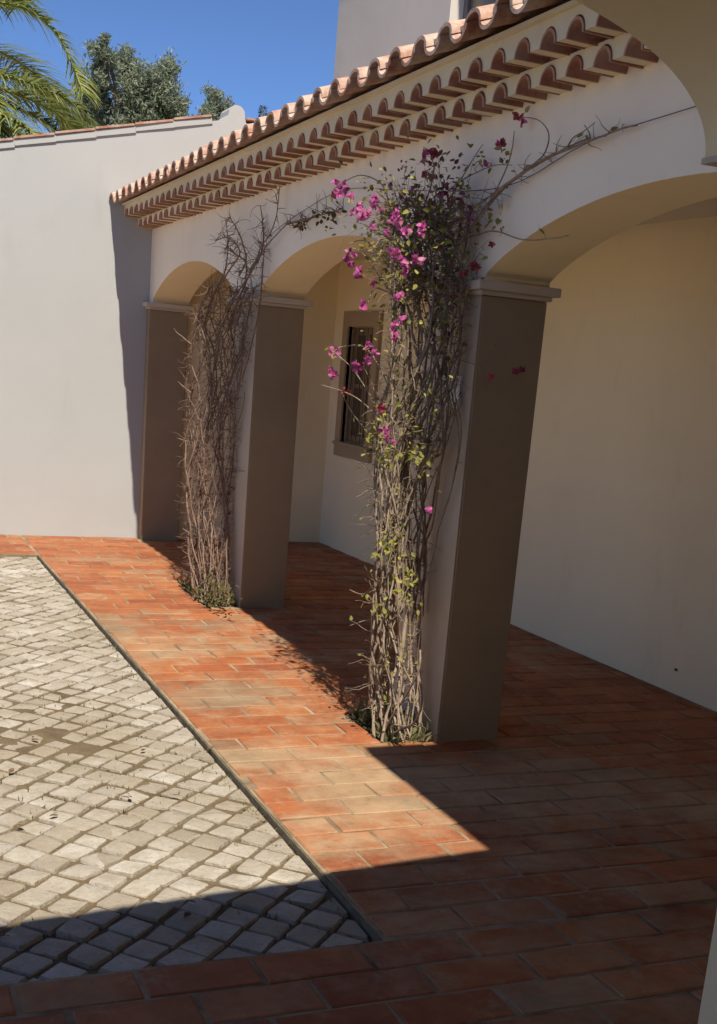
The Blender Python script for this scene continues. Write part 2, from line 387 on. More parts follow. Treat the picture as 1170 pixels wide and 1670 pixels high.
for c in sorted(cutst, key=lambda s: s[1]):
    r = cut_stone(c)
    if not r: continue
    v, f, loc = r
    if inframe(loc) and ncut < 35:
        o = mk('cobblestone', v, f, M['stone']); sc.collection.objects.unlink(o); o.location = loc; link(o, cp); ncut += 1
    else:
        n = len(stuff.v); stuff.v += [(a+loc[0], b+loc[1], d+loc[2]) for a, b, d in v]; stuff.f += [tuple(n+k for k in q) for q in f]
for s in stones:
    if s in near: continue
    me = rnd.choice(CM); n = len(stuff.v); th = rnd.choice((0, 1, 2, 3))*math.pi/2+rnd.uniform(-.13, .13); ca, sa = math.cos(th), math.sin(th); dz = ZC+rnd.uniform(-.004, .003)
    ss = rnd.uniform(.9, 1.06)
    for q in me.vertices: stuff.v.append((s[0]+(q.co.x*ca-q.co.y*sa)*ss, s[1]+(q.co.x*sa+q.co.y*ca)*ss, q.co.z+dz))
    for p in me.polygons: stuff.f.append(tuple(n+k for k in p.vertices))
o = stuff.build('far_cobblestones', M['stone'], cp, smooth=True); o['kind'] = 'stuff'; o.data.set_sharp_from_angle(angle=R_(50))
kb = MB().box(XC-.006, XC-.0005, YC, 9.34, -.05, -.007).box(-5.4, XC-.0065, 9.3405, 9.3445, -.05, -.007).build('kerb', M['kerb']); tag(kb, kind='structure')
# brick floor: mortar bed in pieces around the cobbles and the two planting beds
BED = [(2.15, 2.405, PIL[0]-.005, PIL[0]+.50), (2.17, 2.405, PIL[1]-.005, PIL[1]+.72)]
fb = MB()
def bed_rect(x0, x1, y0, y1): fb.box(x0, x1, y0, y1, -0.19, -0.0045)
bed_rect(-8.5, 4.4, -0.62, YC)
bed_rect(-8.5, XC, 9.34, Y_END+.02)
y0 = YC
for (bx0, bx1, by0, by1) in BED:
    bed_rect(XC, 4.35, y0, by0); bed_rect(XC, bx0, by0, by1); bed_rect(bx1, 4.35, by0, by1); y0 = by1
bed_rect(XC, 4.35, y0, Y_END+.02)
fl = fb.build('brick_floor', M['mortar']); tag(fl, kind='structure')
def brick_mesh(seed, L=0.301, W=0.146):
    r = random.Random(seed+50); b = 0.006; v = []
    for s, z in ((0, -0.03), (0, -b*.7), (b, 0.0)):
        for (x, y) in ((-L/2+s, -W/2+s), (L/2-s, -W/2+s), (L/2-s, W/2-s), (-L/2+s, W/2-s)):
            v.append((x+r.uniform(-.0028, .0028), y+r.uniform(-.0028, .0028), z+(r.uniform(-.0008, .0008) if z == 0 else 0)))
    f = [(L_*4+k, L_*4+(k+1) % 4, (L_+1)*4+(k+1) % 4, (L_+1)*4+k) for L_ in range(2) for k in range(4)] + [(8, 9, 10, 11)]
    return v, f
BMS = []
for i in range(8):
    v, f = brick_mesh(i); me = bpy.data.meshes.new('brick'); me.from_pydata(v, [], f); me.update(); me.materials.append(M['brick']); BMS.append(me)
PX_, PY_ = 0.311, 0.156
rects = []                             # (x0,x1,y0,y1)
def lay(x0, x1, y0, y1, holes=()):
    ny = round((y1-y0)/PY_); py = (y1-y0)/ny
    for j in range(ny):
        a, b = y0+j*py, y0+(j+1)*py
        spans = [(x0, x1)]
        for (hx0, hx1, hy0, hy1) in holes:
            if b > hy0+.03 and a < hy1-.03:
                ns = []
                for (s0, s1) in spans:
                    if hx0 > s0: ns.append((s0, min(s1, hx0)))
                    if hx1 < s1: ns.append((max(s0, hx1), s1))
                spans = [q for q in ns if q[1]-q[0] > .02]
        offx = (0.5 if j % 2 else 0.0)*PX_ + rnd.uniform(-.035, .035)
        for (s0, s1) in spans:
            x = x0-PX_+offx
            while x < s1:
                u, v_ = max(x, s0), min(x+PX_, s1)
                if v_-u > .04: rects.append((u+.005, v_-.005, a+.005, b-.005))
                elif v_-u > 0.012 and rects: pass
                x += PX_
pill_holes = [(XF, XB, p, p+P_W) for p in PIL]+[(XF-.035, XB, 10.18, Y_END)]
lay(-5.4, 4.25, -0.6, YC-.006)
lay(XC+.006, 4.10, YC+.006, Y_END-.003, BED+pill_holes)
lay(-5.4, XC-.006, 9.346, Y_END-.003)
rects.sort(key=lambda r: ((r[0]+r[1])/2)**2+((r[2]+r[3])/2)**2)
stf = MB(); nb = 0
for (x0, x1, y0, y1) in rects:
    c = ((x0+x1)/2, (y0+y1)/2, 0); z = rnd.uniform(-.0025, .002)
    if nb < 296 and inframe(c, 40):
        o = bpy.data.objects.new('brick', rnd.choice(BMS)); o.location = (c[0]+rnd.uniform(-.0015, .0015), c[1]+rnd.uniform(-.0015, .0015), z)
        o.scale = ((x1-x0)/.301, (y1-y0)/.146, 1); o.rotation_euler = (rnd.uniform(-.014, .014), rnd.uniform(-.008, .008), rnd.uniform(-.009, .009)); link(o, fl); nb += 1
    else:
        n = len(stf.v); v, f = brick_mesh(rnd.randrange(99), x1-x0, y1-y0)
        stf.v += [(a+c[0], b+c[1], d+z) for a, b, d in v]; stf.f += [tuple(n+k for k in q) for q in f]
o = stf.build('far_bricks', M['brick'], fl); o['kind'] = 'stuff'
for k, (bx0, bx1, by0, by1) in enumerate(BED):
    b = MB(); nx, ny = 10, 18
    for j in range(ny+1):
        for i in range(nx+1):
            x = bx0+(bx1-bx0)*i/nx; y = by0+(by1-by0)*j/ny
            b.v.append((x, y, -0.014+0.022*noise.noise(Vector((x*14, y*14, 2)))))
    for j in range(ny):
        for i in range(nx): a = j*(nx+1)+i; b.f.append((a, a+1, a+nx+2, a+nx+1))
    tag(b.build('soil_bed', M['soil'], None, True), kind='structure')
# ------------------------------------------------------------------ arcade
arc = tag(empty('arcade', (XF+.15, 6.2, 0)), 'white arcade of low arches on taupe pillars under a tiled eave, beside the brick path', 'arcade')
# openings: (near edge, far edge)
OPEN = [(2.15, PIL[0]), (PIL[0]+P_W, PIL[1]), (PIL[1]+P_W, 10.18)]
def soffit(Y):
    for a, b in OPEN:
        if a < Y < b:
            u = abs((Y-(a+b)/2)/((b-a)/2))
            return SPRING+0.018+0.25*max(0, 1-u**2)**0.84
    return SPRING-.002
ys = []
lo = 1.20
cuts = []
for a, b in OPEN:
    n = 40
    for k in range(n+1):
        t = 0.5-0.5*math.cos(math.pi*k/n); cuts.append(a+(b-a)*t)
ysamp = sorted(set([lo]+cuts+[Y_END]))
prof = []
for a, b in OPEN: pass
for Y in ysamp:
    at = [(i, e) for i, (a, b) in enumerate(OPEN) for e in (0, 1) if abs(OPEN[i][e]-Y) < 1e-6]
    if at:
        if at[0][1] == 0: prof += [(Y, SPRING-.002), (Y, SPRING+.018)]
        else: prof += [(Y, SPRING+.018), (Y, SPRING-.002)]
    else: prof.append((Y, soffit(Y)))
b = MB(); n = len(prof)
for (Y, Z) in prof:
    top = 2.515+ez(Y)
    b.v += [(XF, Y, Z), (XB, Y, Z), (XF, Y, top), (XB, Y, top)]
sof = []
for i in range(n-1):
    a, c = 4*i, 4*(i+1)
    if prof[i][1] > SPRING and prof[i+1][1] > SPRING-.01 and not (prof[i][1] < SPRING and prof[i+1][1] < SPRING): sof.append((a, a+1, c+1, c))
    else: b.f.append((a, a+1, c+1, c))
    if abs(prof[i][0]-prof[i+1][0]) > 1e-6:
        b.f += [(a, c, c+2, a+2), (a+2, c+2, c+3, a+3)]; sof.append((a+1, a+3, c+3, c+1))
b.f += [(0, 2, 3, 1), (4*n-4, 4*n-3, 4*n-1, 4*n-2)]
b2 = MB(); b2.v = b.v; b2.f = sof
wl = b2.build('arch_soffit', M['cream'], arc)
for p in wl.data.polygons: p.use_smooth = True
wl.data.set_sharp_from_angle(angle=R_(35))
wl = b.build('arcade_wall', M['plaster'], arc)
for p in wl.data.polygons: p.use_smooth = True
wl.data.set_sharp_from_angle(angle=R_(35))
def capital(parent, x0, x1, y0, y1):
    c = MB()
    c.box(x0-.014, x1+.014, y0-.014, y1+.014, 1.876, 1.895); c.box(x0-.038, x1+.038, y0-.038, y1+.038, 1.8948, SPRING)
    c.build('capital', M['trim'], parent, bevel=0.003)
for y0 in PIL:
    p = MB().box(XF, XB, y0, y0+P_W, -.03, 1.8765).build('pillar', M['taupe'], arc, bevel=0.005, seg=2)
    MB().box(XF-.003, XF-.0002, y0+.006, y0+P_W-.006, -.02, 1.8755).build('courtyard_face', M['tan'], p)  # thin slab on the courtyard side, paler tan than the pillar
    capital(p, XF, XB, y0, y0+P_W)
p = MB().box(XF-.02, XB, 10.18, Y_END+.01, -.03, 1.8765).build('pilaster', M['taupe'], arc, bevel=0.005, seg=2)
capital(p, XF-.02, XB, 10.18, Y_END-.02)
# near corner pier of the same arcade (just outside the picture)
p = MB().box(XF, XB, 1.65, 2.15, -.03, 1.8765).build('pillar', M['taupe'], arc, bevel=0.005, seg=2)
capital(p, XF, XB, 1.65, 2.15)
# eave: two stepped rows of barrel tiles set in mortar
def slab(name, x0, z0, z1, phase, pitch, hw, hh):
    b = MB(); pts = []; ya, yb = 1.72, Y_END-.002
    k0 = math.ceil((ya+.09-phase)/pitch); k1 = math.floor((yb-.07-phase)/pitch); cs = []
    pts.append((ya, 0))
    for k in range(k0, k1+1):
        c = phase+k*pitch; cs.append(c)
        for t in range(11):
            th = math.pi*(1-t/10); pts.append((c+hw*math.cos(th), hh*math.sin(th) if 0 < t < 10 else 0))
    pts.append((yb, 0))
    for (Y, dz) in pts:
        e = ez(Y); b.v += [(x0, Y, z0+dz+e), (XF+.03, Y, z0+dz+e), (x0, Y, z1+e), (XF+.03, Y, z1+e)]
    for i in range(len(pts)-1):
        a, c = 4*i, 4*(i+1); b.f += [(a, a+1, c+1, c), (a, c, c+2, a+2), (a+2, c+2, c+3, a+3)]
    return b.build(name, M['eavemortar'], arc), cs
def barrel_mesh(name, hw, hh, L, th, mat, taper=1.0, flip=False, cap=False, lean=0.0):
    v = []; f = []; n = 10
    for e in (0, 1):
        s = 1 if e == 0 else taper
        for (a, bb) in ((hw, hh), (hw-th, hh-th)):
            for k in range(n+1):
                t = math.pi*k/n; z = bb*s*math.sin(t)
                z = -z if flip else z; v.append((e*L+(z*lean if e == 0 else 0), -a*s*math.cos(t), z))
    q = n+1
    for k in range(n):
        f.append((k, k+1, 2*q+k+1, 2*q+k)); f.append((q+k+1, q+k, 3*q+k, 3*q+k+1))
        f.append((k+1, k, q+k, q+k+1)); f.append((2*q+k, 2*q+k+1, 3*q+k+1, 3*q+k))
    f += [(0, 2*q, 3*q, q), (n, q+n, 3*q+n, 2*q+n)]
    if cap: f.append(tuple(3*q+k for k in range(n+1)))
    if flip: f = [tuple(reversed(x)) for x in f]
    me = bpy.data.meshes.new(name); me.from_pydata(v, [], f); me.update(); me.materials.append(mat)
    for p in me.polygons: p.use_smooth = True
    me.set_sharp_from_angle(angle=R_(40))
    return me
HW, HH = 0.051, 0.055
for (x0, z0, z1, ph, pit) in ((2.28, 2.500, 2.5655, 3.653, 0.1675), (2.17, 2.5668, 2.648, 3.655, 0.1677)):
    so, cs = slab('eave_band', x0, z0, z1, ph, pit, HW, HH)
    me = barrel_mesh('eave_tile', HW-.001, HH-.001, 0.135, 0.009, M['eavetile'], cap=True)
    for c in cs:
        o = bpy.data.objects.new('eave_tile', me); o.location = (x0-.006+rnd.uniform(-.003, .003), c, z0-.003+ez(c)+rnd.uniform(-.003, .001)); o.rotation_euler = (rnd.uniform(-.05, .05), rnd.uniform(-.02, .02), rnd.uniform(-.025, .025)); link(o, so)
# roof tiles
RS = R_(19); pitch = 0.217; ph = 4.15
deck = MB()
x0r, z0r = 2.15, 2.6495
def zr(x): return 2.652+(x-2.05)*math.tan(RS)
n0 = len(deck.v)
for Y in (2.66, Y_END-.003):
    e = ez(Y)
    deck.v += [(2.15, Y, 2.6485+e), (4.05, Y, 2.6485+e), (4.05, Y, zr(4.05)-.04+e), (2.15, Y, 2.662+e)]
deck.f += [(0, 1, 5, 4), (1, 2, 6, 5), (2, 3, 7, 6), (3, 0, 4, 7), (0, 3, 2, 1), (4, 5, 6, 7)]
rf = deck.build('roof', M['eavemortar'], arc)
cover = barrel_mesh('cover_tile', 0.068, 0.050, 0.40, 0.013, M['rooftile'], 0.82, lean=math.tan(RS))
canal = barrel_mesh('canal_tile', 0.066, 0.052, 0.40, 0.013, M['rooftile'], 0.86, flip=True, lean=math.tan(RS))
birdv = []; 
def plug_mesh():                       # mortar plug at the back of the canal mouth, with a gap below
    v = []; f = []; n = 8
    for x in (0.0, 0.05):
        for k in range(n+1):
            t = math.pi*k/n; v.append((x, -.05*math.cos(t), -.036*math.sin(t)))
    q = n+1
    f.append(tuple(range(q))[::-1]); f.append(tuple(range(q, 2*q)))
    for k in range(n): f.append((k, k+1, q+k+1, q+k))
    f.append((0, q, q+n, n))
    me = bpy.data.meshes.new('mortar_plug'); me.from_pydata(v, [], f); me.update(); me.materials.append(M['trim']); return me
plug = plug_mesh()
k = math.ceil((2.74-ph)/pitch); extra = MB()
def add_mesh(mb, me, mat):
    n = len(mb.v); mb.v += [tuple(mat @ q.co) for q in me.vertices]; mb.f += [tuple(n+i for i in p.vertices) for p in me.polygons]
while ph+k*pitch < Y_END-.03:
    Y = ph+k*pitch; e = ez(Y)
    for course in range(5):
        for kind in (0, 1):
            yy = Y if kind == 0 else Y+pitch/2
            if yy > Y_END-.06: continue
            x = 2.05+course*0.36+(rnd.uniform(-.004, .004)); z = zr(x)+e+(0.012 if kind == 0 else 0.052-.012)+rnd.uniform(-.002, .002)+course*.006
            rot = (rnd.uniform(-.06, .06), -RS+rnd.uniform(-.02, .02), rnd.uniform(-.03, .03))
            if course == 0:
                o = bpy.data.objects.new('roof_tile', cover if kind == 0 else canal); o.location = (x, yy, z+(.010 if kind == 0 else 0)); o.rotation_euler = rot; link(o, rf)
                if kind == 1:
                    pg = bpy.data.objects.new('mortar_plug', plug); pg.location = (x+.035+rnd.uniform(-.01, .02), yy, z+.012); pg.rotation_euler = (0, -RS, 0); link(pg, rf)
            else:
                from mathutils import Euler
                mt = Matrix.Translation((x, yy, z+(.010 if kind == 0 else 0))) @ Euler(rot).to_matrix().to_4x4()
                add_mesh(extra, cover if kind == 0 else canal, mt)
    k += 1
o = extra.build('upper_roof_tiles', M['rooftile'], rf); o['kind'] = 'stuff'
# gallery ceiling
ce = MB().box(XB+.002, 4.02, -.6, Y_END-.003, 2.42, 2.50).build('ceiling', M['ceil'], arc)
# ------------------------------------------------------------------ house behind the gallery
hs = tag(empty('house', (4.3, 5, 0)), 'pale two storey house whose wall closes the shaded gallery', 'house')
def xs(u, Y): return xback(Y)+u
WY0, WY1, WZ0, WZ1 = 9.40, 9.95, 0.93, 1.885       # window opening
def wall_quads(mb, spans):             # list of (y0,y1,z0,z1)
    for (y0, y1, z0, z1) in spans:
        n = len(mb.v)
        for u in (0, .3):
            mb.v += [(xs(u, y0), y0, z0), (xs(u, y1), y1, z0), (xs(u, y1), y1, z1), (xs(u, y0), y0, z1)]
        mb.f += [tuple(n+i for i in q) for q in ((0, 3, 2, 1), (4, 5, 6, 7), (0, 1, 5, 4), (1, 2, 6, 5), (2, 3, 7, 6), (3, 0, 4, 7))]
hw_ = MB(); wall_quads(hw_, [(-.9, WY0, -.03, 3.4), (WY1, Y_END+.28, -.03, 3.4), (WY0, WY1, -.03, WZ0), (WY0, WY1, WZ1, 3.4)])
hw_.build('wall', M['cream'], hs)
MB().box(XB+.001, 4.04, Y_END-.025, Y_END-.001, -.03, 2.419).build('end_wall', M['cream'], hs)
# upper storey, above the gallery roof
UW = PY(736, 0, 7.2)
up = MB(); XU = 3.97
uy0, uy1 = 7.10, 8.40
for (a, c, z0, z1) in ((-.9, uy0, 3.401, 6.2), (uy1, Y_END+.28, 3.401, 6.2), (uy0, uy1, 3.401, 3.72), (uy0, uy1, 5.1, 6.2)):
    up.box(XU, XU+.35, a, c, z0, z1)
up.build('upper_wall', M['upper'], hs)
uw = MB(); fwd = .06
for (a, c, z0, z1) in ((uy0, uy0+fwd, 3.72, 5.1), (uy1-fwd, uy1, 3.72, 5.1), (uy0+fwd, uy1-fwd, 3.72, 3.78), (uy0+fwd, uy1-fwd, 5.04, 5.1), ((uy0+uy1)/2-.03, (uy0+uy1)/2+.03, 3.78, 5.04)): uw.box(XU+.1, XU+.15, a, c, z0, z1)
wu = uw.build('window', M['metalframe'], hs)
for (a, c) in ((uy0+fwd, (uy0+uy1)/2-.03), ((uy0+uy1)/2+.03, uy1-fwd)): MB().box(XU+.12, XU+.128, a+.002, c-.002, 3.782, 5.038).build('pane', M['glass'], wu)
MB().box(XU-.2, 9, -.9, Y_END+.6, 6.2, 6.35).build('upper_roof', M['eavemortar'], hs)
MB().box(4.5, 9, Y_END+.1, Y_END+.29, -.1, 6.2).build('side_wall', M['plaster'], hs)
# gallery window
wx = xback(9.68)
fr = MB()
oy0, oy1, oz0, oz1 = WY0-.115, WY1+.115, WZ0-.125, WZ1+.125
for (a, c, z0, z1) in ((oy0, WY0, oz0, oz1), (WY1, oy1, oz0, oz1), (WY0, WY1, oz0, WZ0), (WY0, WY1, WZ1, oz1)): fr.box(wx-.022, wx+.02, a, c, z0, z1)
for (a, c, z0, z1) in ((WY0-.004, WY0+.006, WZ0, WZ1), (WY1-.006, WY1+.004, WZ0, WZ1), (WY0+.006, WY1-.006, WZ1-.006, WZ1+.004), (WY0+.006, WY1-.006, WZ0-.004, WZ0+.006)): fr.box(wx+.0205, wx+.16, a, c, z0, z1)
wi = fr.build('window', M['surround'], hs)
s = MB().box(wx-.045, wx+.12, WY0-.115, WY1+.115, WZ0-.03, WZ0-.002).build('sill', M['surround'], wi, bevel=.006)
ym = (WY0+WY1)/2
for (a, c) in ((WY0+.007, ym-.002), (ym+.002, WY1-.007)):
    cs_ = MB(); t = .04
    for q in ((a, a+t, WZ0+.007, WZ1-.007), (c-t, c, WZ0+.007, WZ1-.007), (a+t, c-t, WZ0+.007, WZ0+.06), (a+t, c-t, WZ1-.06, WZ1-.007), (a+t, c-t, 1.39, 1.42)): cs_.box(wx+.055, wx+.09, q[0], q[1], q[2], q[3])
    cs_.build('casement', M['wood'], wi)
    for (z0, z1) in ((WZ0+.062, 1.388), (1.422, WZ1-.062)): MB().box(wx+.072, wx+.077, a+t+.001, c-t-.001, z0, z1).build('pane', M['glass'], wi)
for k in range(6):
    yy = WY0+.03+k*(WY1-WY0-.06)/5
    MB().tube([(wx+.03, yy, WZ0+.004), (wx+.03, yy, WZ1-.004)], .005, 6).build('bar', M['iron'], wi)
# small dark weep hole low on the gallery wall
q = PX(1103, 1092, xback(5.1)-.004)
wh = MB()
for k in range(10):
    th = 2*math.pi*k/10; wh.v.append((q.x-.004, q.y+.012*math.cos(th), q.z+.008*math.sin(th)))
for k in range(10):
    th = 2*math.pi*k/10; wh.v.append((q.x+.012, q.y+.009*math.cos(th), q.z+.006*math.sin(th)))
wh.f = [tuple(range(10))]+[(k, (k+1) % 10, 10+(k+1) % 10, 10+k) for k in range(10)]
wh.build('weep_hole', M['iron'], hs)
# ------------------------------------------------------------------ garden wall
gw = tag(empty('garden_wall', (0, Y_END+.12, 0)), 'tall sunlit white wall with sloping pink tile coping, closing the courtyard', 'wall')
def wtop(X): return max(2.15, 3.0+0.2535*(X-1.24))-.035
b = MB(); xsamp = [-8.5, -2.1, 0, 1, 2, 2.93]
pts = [(x, wtop(x)) for x in xsamp]
for k in range(9):                     # rounded end stop
    th = math.pi*(1-k/8); pts.append((3.055+.07*math.cos(th), 3.455+.068*math.sin(th) if 0 < k < 8 else 3.44))
pts += [(3.135, 3.40), (4.0, 3.42)]
for (x, z) in pts: b.v += [(x, Y_END, -.05), (x, Y_END+.25, -.05), (x, Y_END, z), (x, Y_END+.25, z)]
for i in range(len(pts)-1):
    a, c = 4*i, 4*(i+1); b.f += [(a, c, c+2, a+2), (c+1, a+1, a+3, c+3), (a+2, c+2, c+3, a+3)]
b.f += [(0, 2, 3, 1), (4*len(pts)-4, 4*len(pts)-3, 4*len(pts)-1, 4*len(pts)-2)]
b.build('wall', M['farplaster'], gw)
sl = math.atan(0.2535)
cm = MB().box(-.158, .158, -.022, .28, 0.014, .036); cme = cm.build('coping_tile', M['coping'], None, bevel=.006); cme_me = cme.data; bpy.data.objects.remove(cme)
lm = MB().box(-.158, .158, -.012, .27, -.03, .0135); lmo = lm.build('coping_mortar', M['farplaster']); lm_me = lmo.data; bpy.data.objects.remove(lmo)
x = 2.85-.155
while x > -2.2:
    for nm, me in (('coping_tile', cme_me), ('coping_mortar', lm_me)):
        o = bpy.data.objects.new(nm, me); o.location = (x, Y_END, wtop(x)+.016+rnd.uniform(-.003, .003)); o.rotation_euler = (0, -sl+.022, rnd.uniform(-.012, .012)); link(o, gw)
    x -= 0.308*math.cos(sl)*1.03
for k in range(3):                      # roof verge tiles right of the end stop
    o = bpy.data.objects.new('coping_tile', cme_me); o.location = (3.29+.31*k, Y_END, 3.405+.006*k); o.rotation_euler = (0, 0, 0); link(o, gw)
# ------------------------------------------------------------------ near wing: the arch overhead the photographer looks out through
nw = tag(empty('near_wing', (1.3, 1.3, 0)), 'shaded plaster arch and pier in the near right foreground', 'arch')
NY0, NY1 = 1.15, 1.45; XS = 1.08; NZ = 1.86
def nsoff(X):
    d = XS-X
    if d <= 0: return NZ
    if d > 1.9: return nsoff(XS-(3.8-d)) if d < 3.8 else NZ
    a = .5
    u = max(0, 1-d/a)
    return NZ+.17*(1-u**2.5)**.5+ .06*max(0, min(1, (d-.2)/1.2))
xsamp = [2.385, XS]+[XS-.5*(k/24)**2 for k in range(1, 25)]+[XS-.5-.1*k for k in range(1, 33)]
xsamp = [x for x in xsamp if x > XS-3.78]+[XS-3.8, -4.5]
b = MB()
for x in xsamp:
    z = nsoff(x) if x > XS-3.8 else NZ
    b.v += [(x, NY0, z), (x, NY1, z), (x, NY0, 2.75), (x, NY1, 2.75)]
for i in range(len(xsamp)-1):
    a, c = 4*i, 4*(i+1); b.f += [(a, c, c+1, a+1), (c, a, a+2, c+2), (a+1, c+1, c+3, a+3), (a+2, a+3, c+3, c+2)]
b.f += [(0, 1, 3, 2), (4*len(xsamp)-4, 4*len(xsamp)-2, 4*len(xsamp)-1, 4*len(xsamp)-3)]
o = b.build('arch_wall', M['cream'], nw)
for p in o.data.polygons: p.use_smooth = True
o.data.set_sharp_from_angle(angle=R_(35))
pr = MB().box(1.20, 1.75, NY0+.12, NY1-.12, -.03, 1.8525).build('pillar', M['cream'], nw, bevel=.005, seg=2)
c = MB().box(XS-.002, 1.87, NY0-.004, NY1+.004, 1.852, 1.8598).build('capital', M['trim'], pr)
pr2 = MB().box(-3.4, -2.85, NY0+.12, NY1-.12, -.03, 1.861).build('pillar', M['taupe'], nw, bevel=.005, seg=2)
MB().box(-8.5, 4.4, -.9, -.6, -.03, 3.2).build('back_wall', M['plaster'], nw)
MB().box(-4.5, 2.69, -.6, NY0-.003, 2.42, 2.5).build('ceiling', M['ceil'], nw)
# near wing roof edge, and an unseen slab shaped to cast the foreground shade
e = MB(); ev = [(-4.5, 1.05), (0.07, 1.52), (1.75, 1.705), (2.04, 1.72)]
for (x, y) in ev: e.v += [(x, y, 2.65), (x, -.6, 2.752), (x, y, 2.70), (x, -.6, 3.1)]
for i in range(len(ev)-1):
    a, c_ = 4*i, 4*(i+1); e.f += [(a, c_, c_+1, a+1), (a, a+2, c_+2, c_), (a+2, a+3, c_+3, c_+2), (a+1, c_+1, c_+3, a+3)]
e.f += [(0, 1, 3, 2), (4*len(ev)-4, 4*len(ev)-2, 4*len(ev)-1, 4*len(ev)-3)]
e.build('roof', M['rooftile'], nw)
MB().box(1.682, 3.96, -.599, 2.628, 2.90, 3.02).build('shade_slab', M['plaster'], nw)
MB().box(2.402, 2.698, 1.2, 2.6, 2.58, 2.899).build('slab_beam', M['plaster'], nw)
# ------------------------------------------------------------------ bougainvilleas
LEAFV = [(0, 0, 0), (.30, .28, .05), (.65, .22, .03), (1, 0, -.04), (.65, -.22, .03), (.30, -.28, .05), (.5, 0, -.03)]
LEAFF = [(0, 1, 6), (1, 2, 6), (2, 3, 6), (3, 4, 6), (4, 5, 6), (5, 0, 6)]
def rdir(r): 
    v = Vector((r.gauss(0, 1), r.gauss(0, 1), r.gauss(0, 1)))
    return v.normalized()
def add_leaf(mb, p, d, up, size, wid=1.0):
    d = d.normalized(); s = d.cross(up)
    if s.length < 1e-3: s = d.cross(Vector((1, 0, 0)))
    s.normalize(); nn = s.cross(d); n = len(mb.v)
    for (a, bb, c) in LEAFV: mb.v.append(tuple(p+d*a*size+s*bb*size*wid+nn*c*size))
    mb.f += [tuple(n+i for i in q) for q in LEAFF]
def flower_mesh(seed, mat):
    r = random.Random(seed+900); mb = MB()
    for c in range(3):
        off = rdir(r)*.016 if c else Vector((0, 0, 0)); ax = rdir(r); ax.z = abs(ax.z)*.5-.3; ax.normalize()
        t1 = ax.cross(Vector((0.3, .8, .2))).normalized(); t2 = ax.cross(t1)
        for k in range(3):
            th = 2*math.pi*k/3+r.uniform(-.3, .3); o_ = t1*math.cos(th)+t2*math.sin(th)
            add_leaf(mb, off, (o_*.8+ax*.55), ax, r.uniform(.026, .036), 1.35)
    me = bpy.data.meshes.new('flower'); me.from_pydata(mb.v, [], mb.f); me.update(); me.materials.append(mat); return me
FM = [flower_mesh(i, M['bract']) for i in range(6)]; FD = [flower_mesh(20+i, M['bractdry']) for i in range(4)]
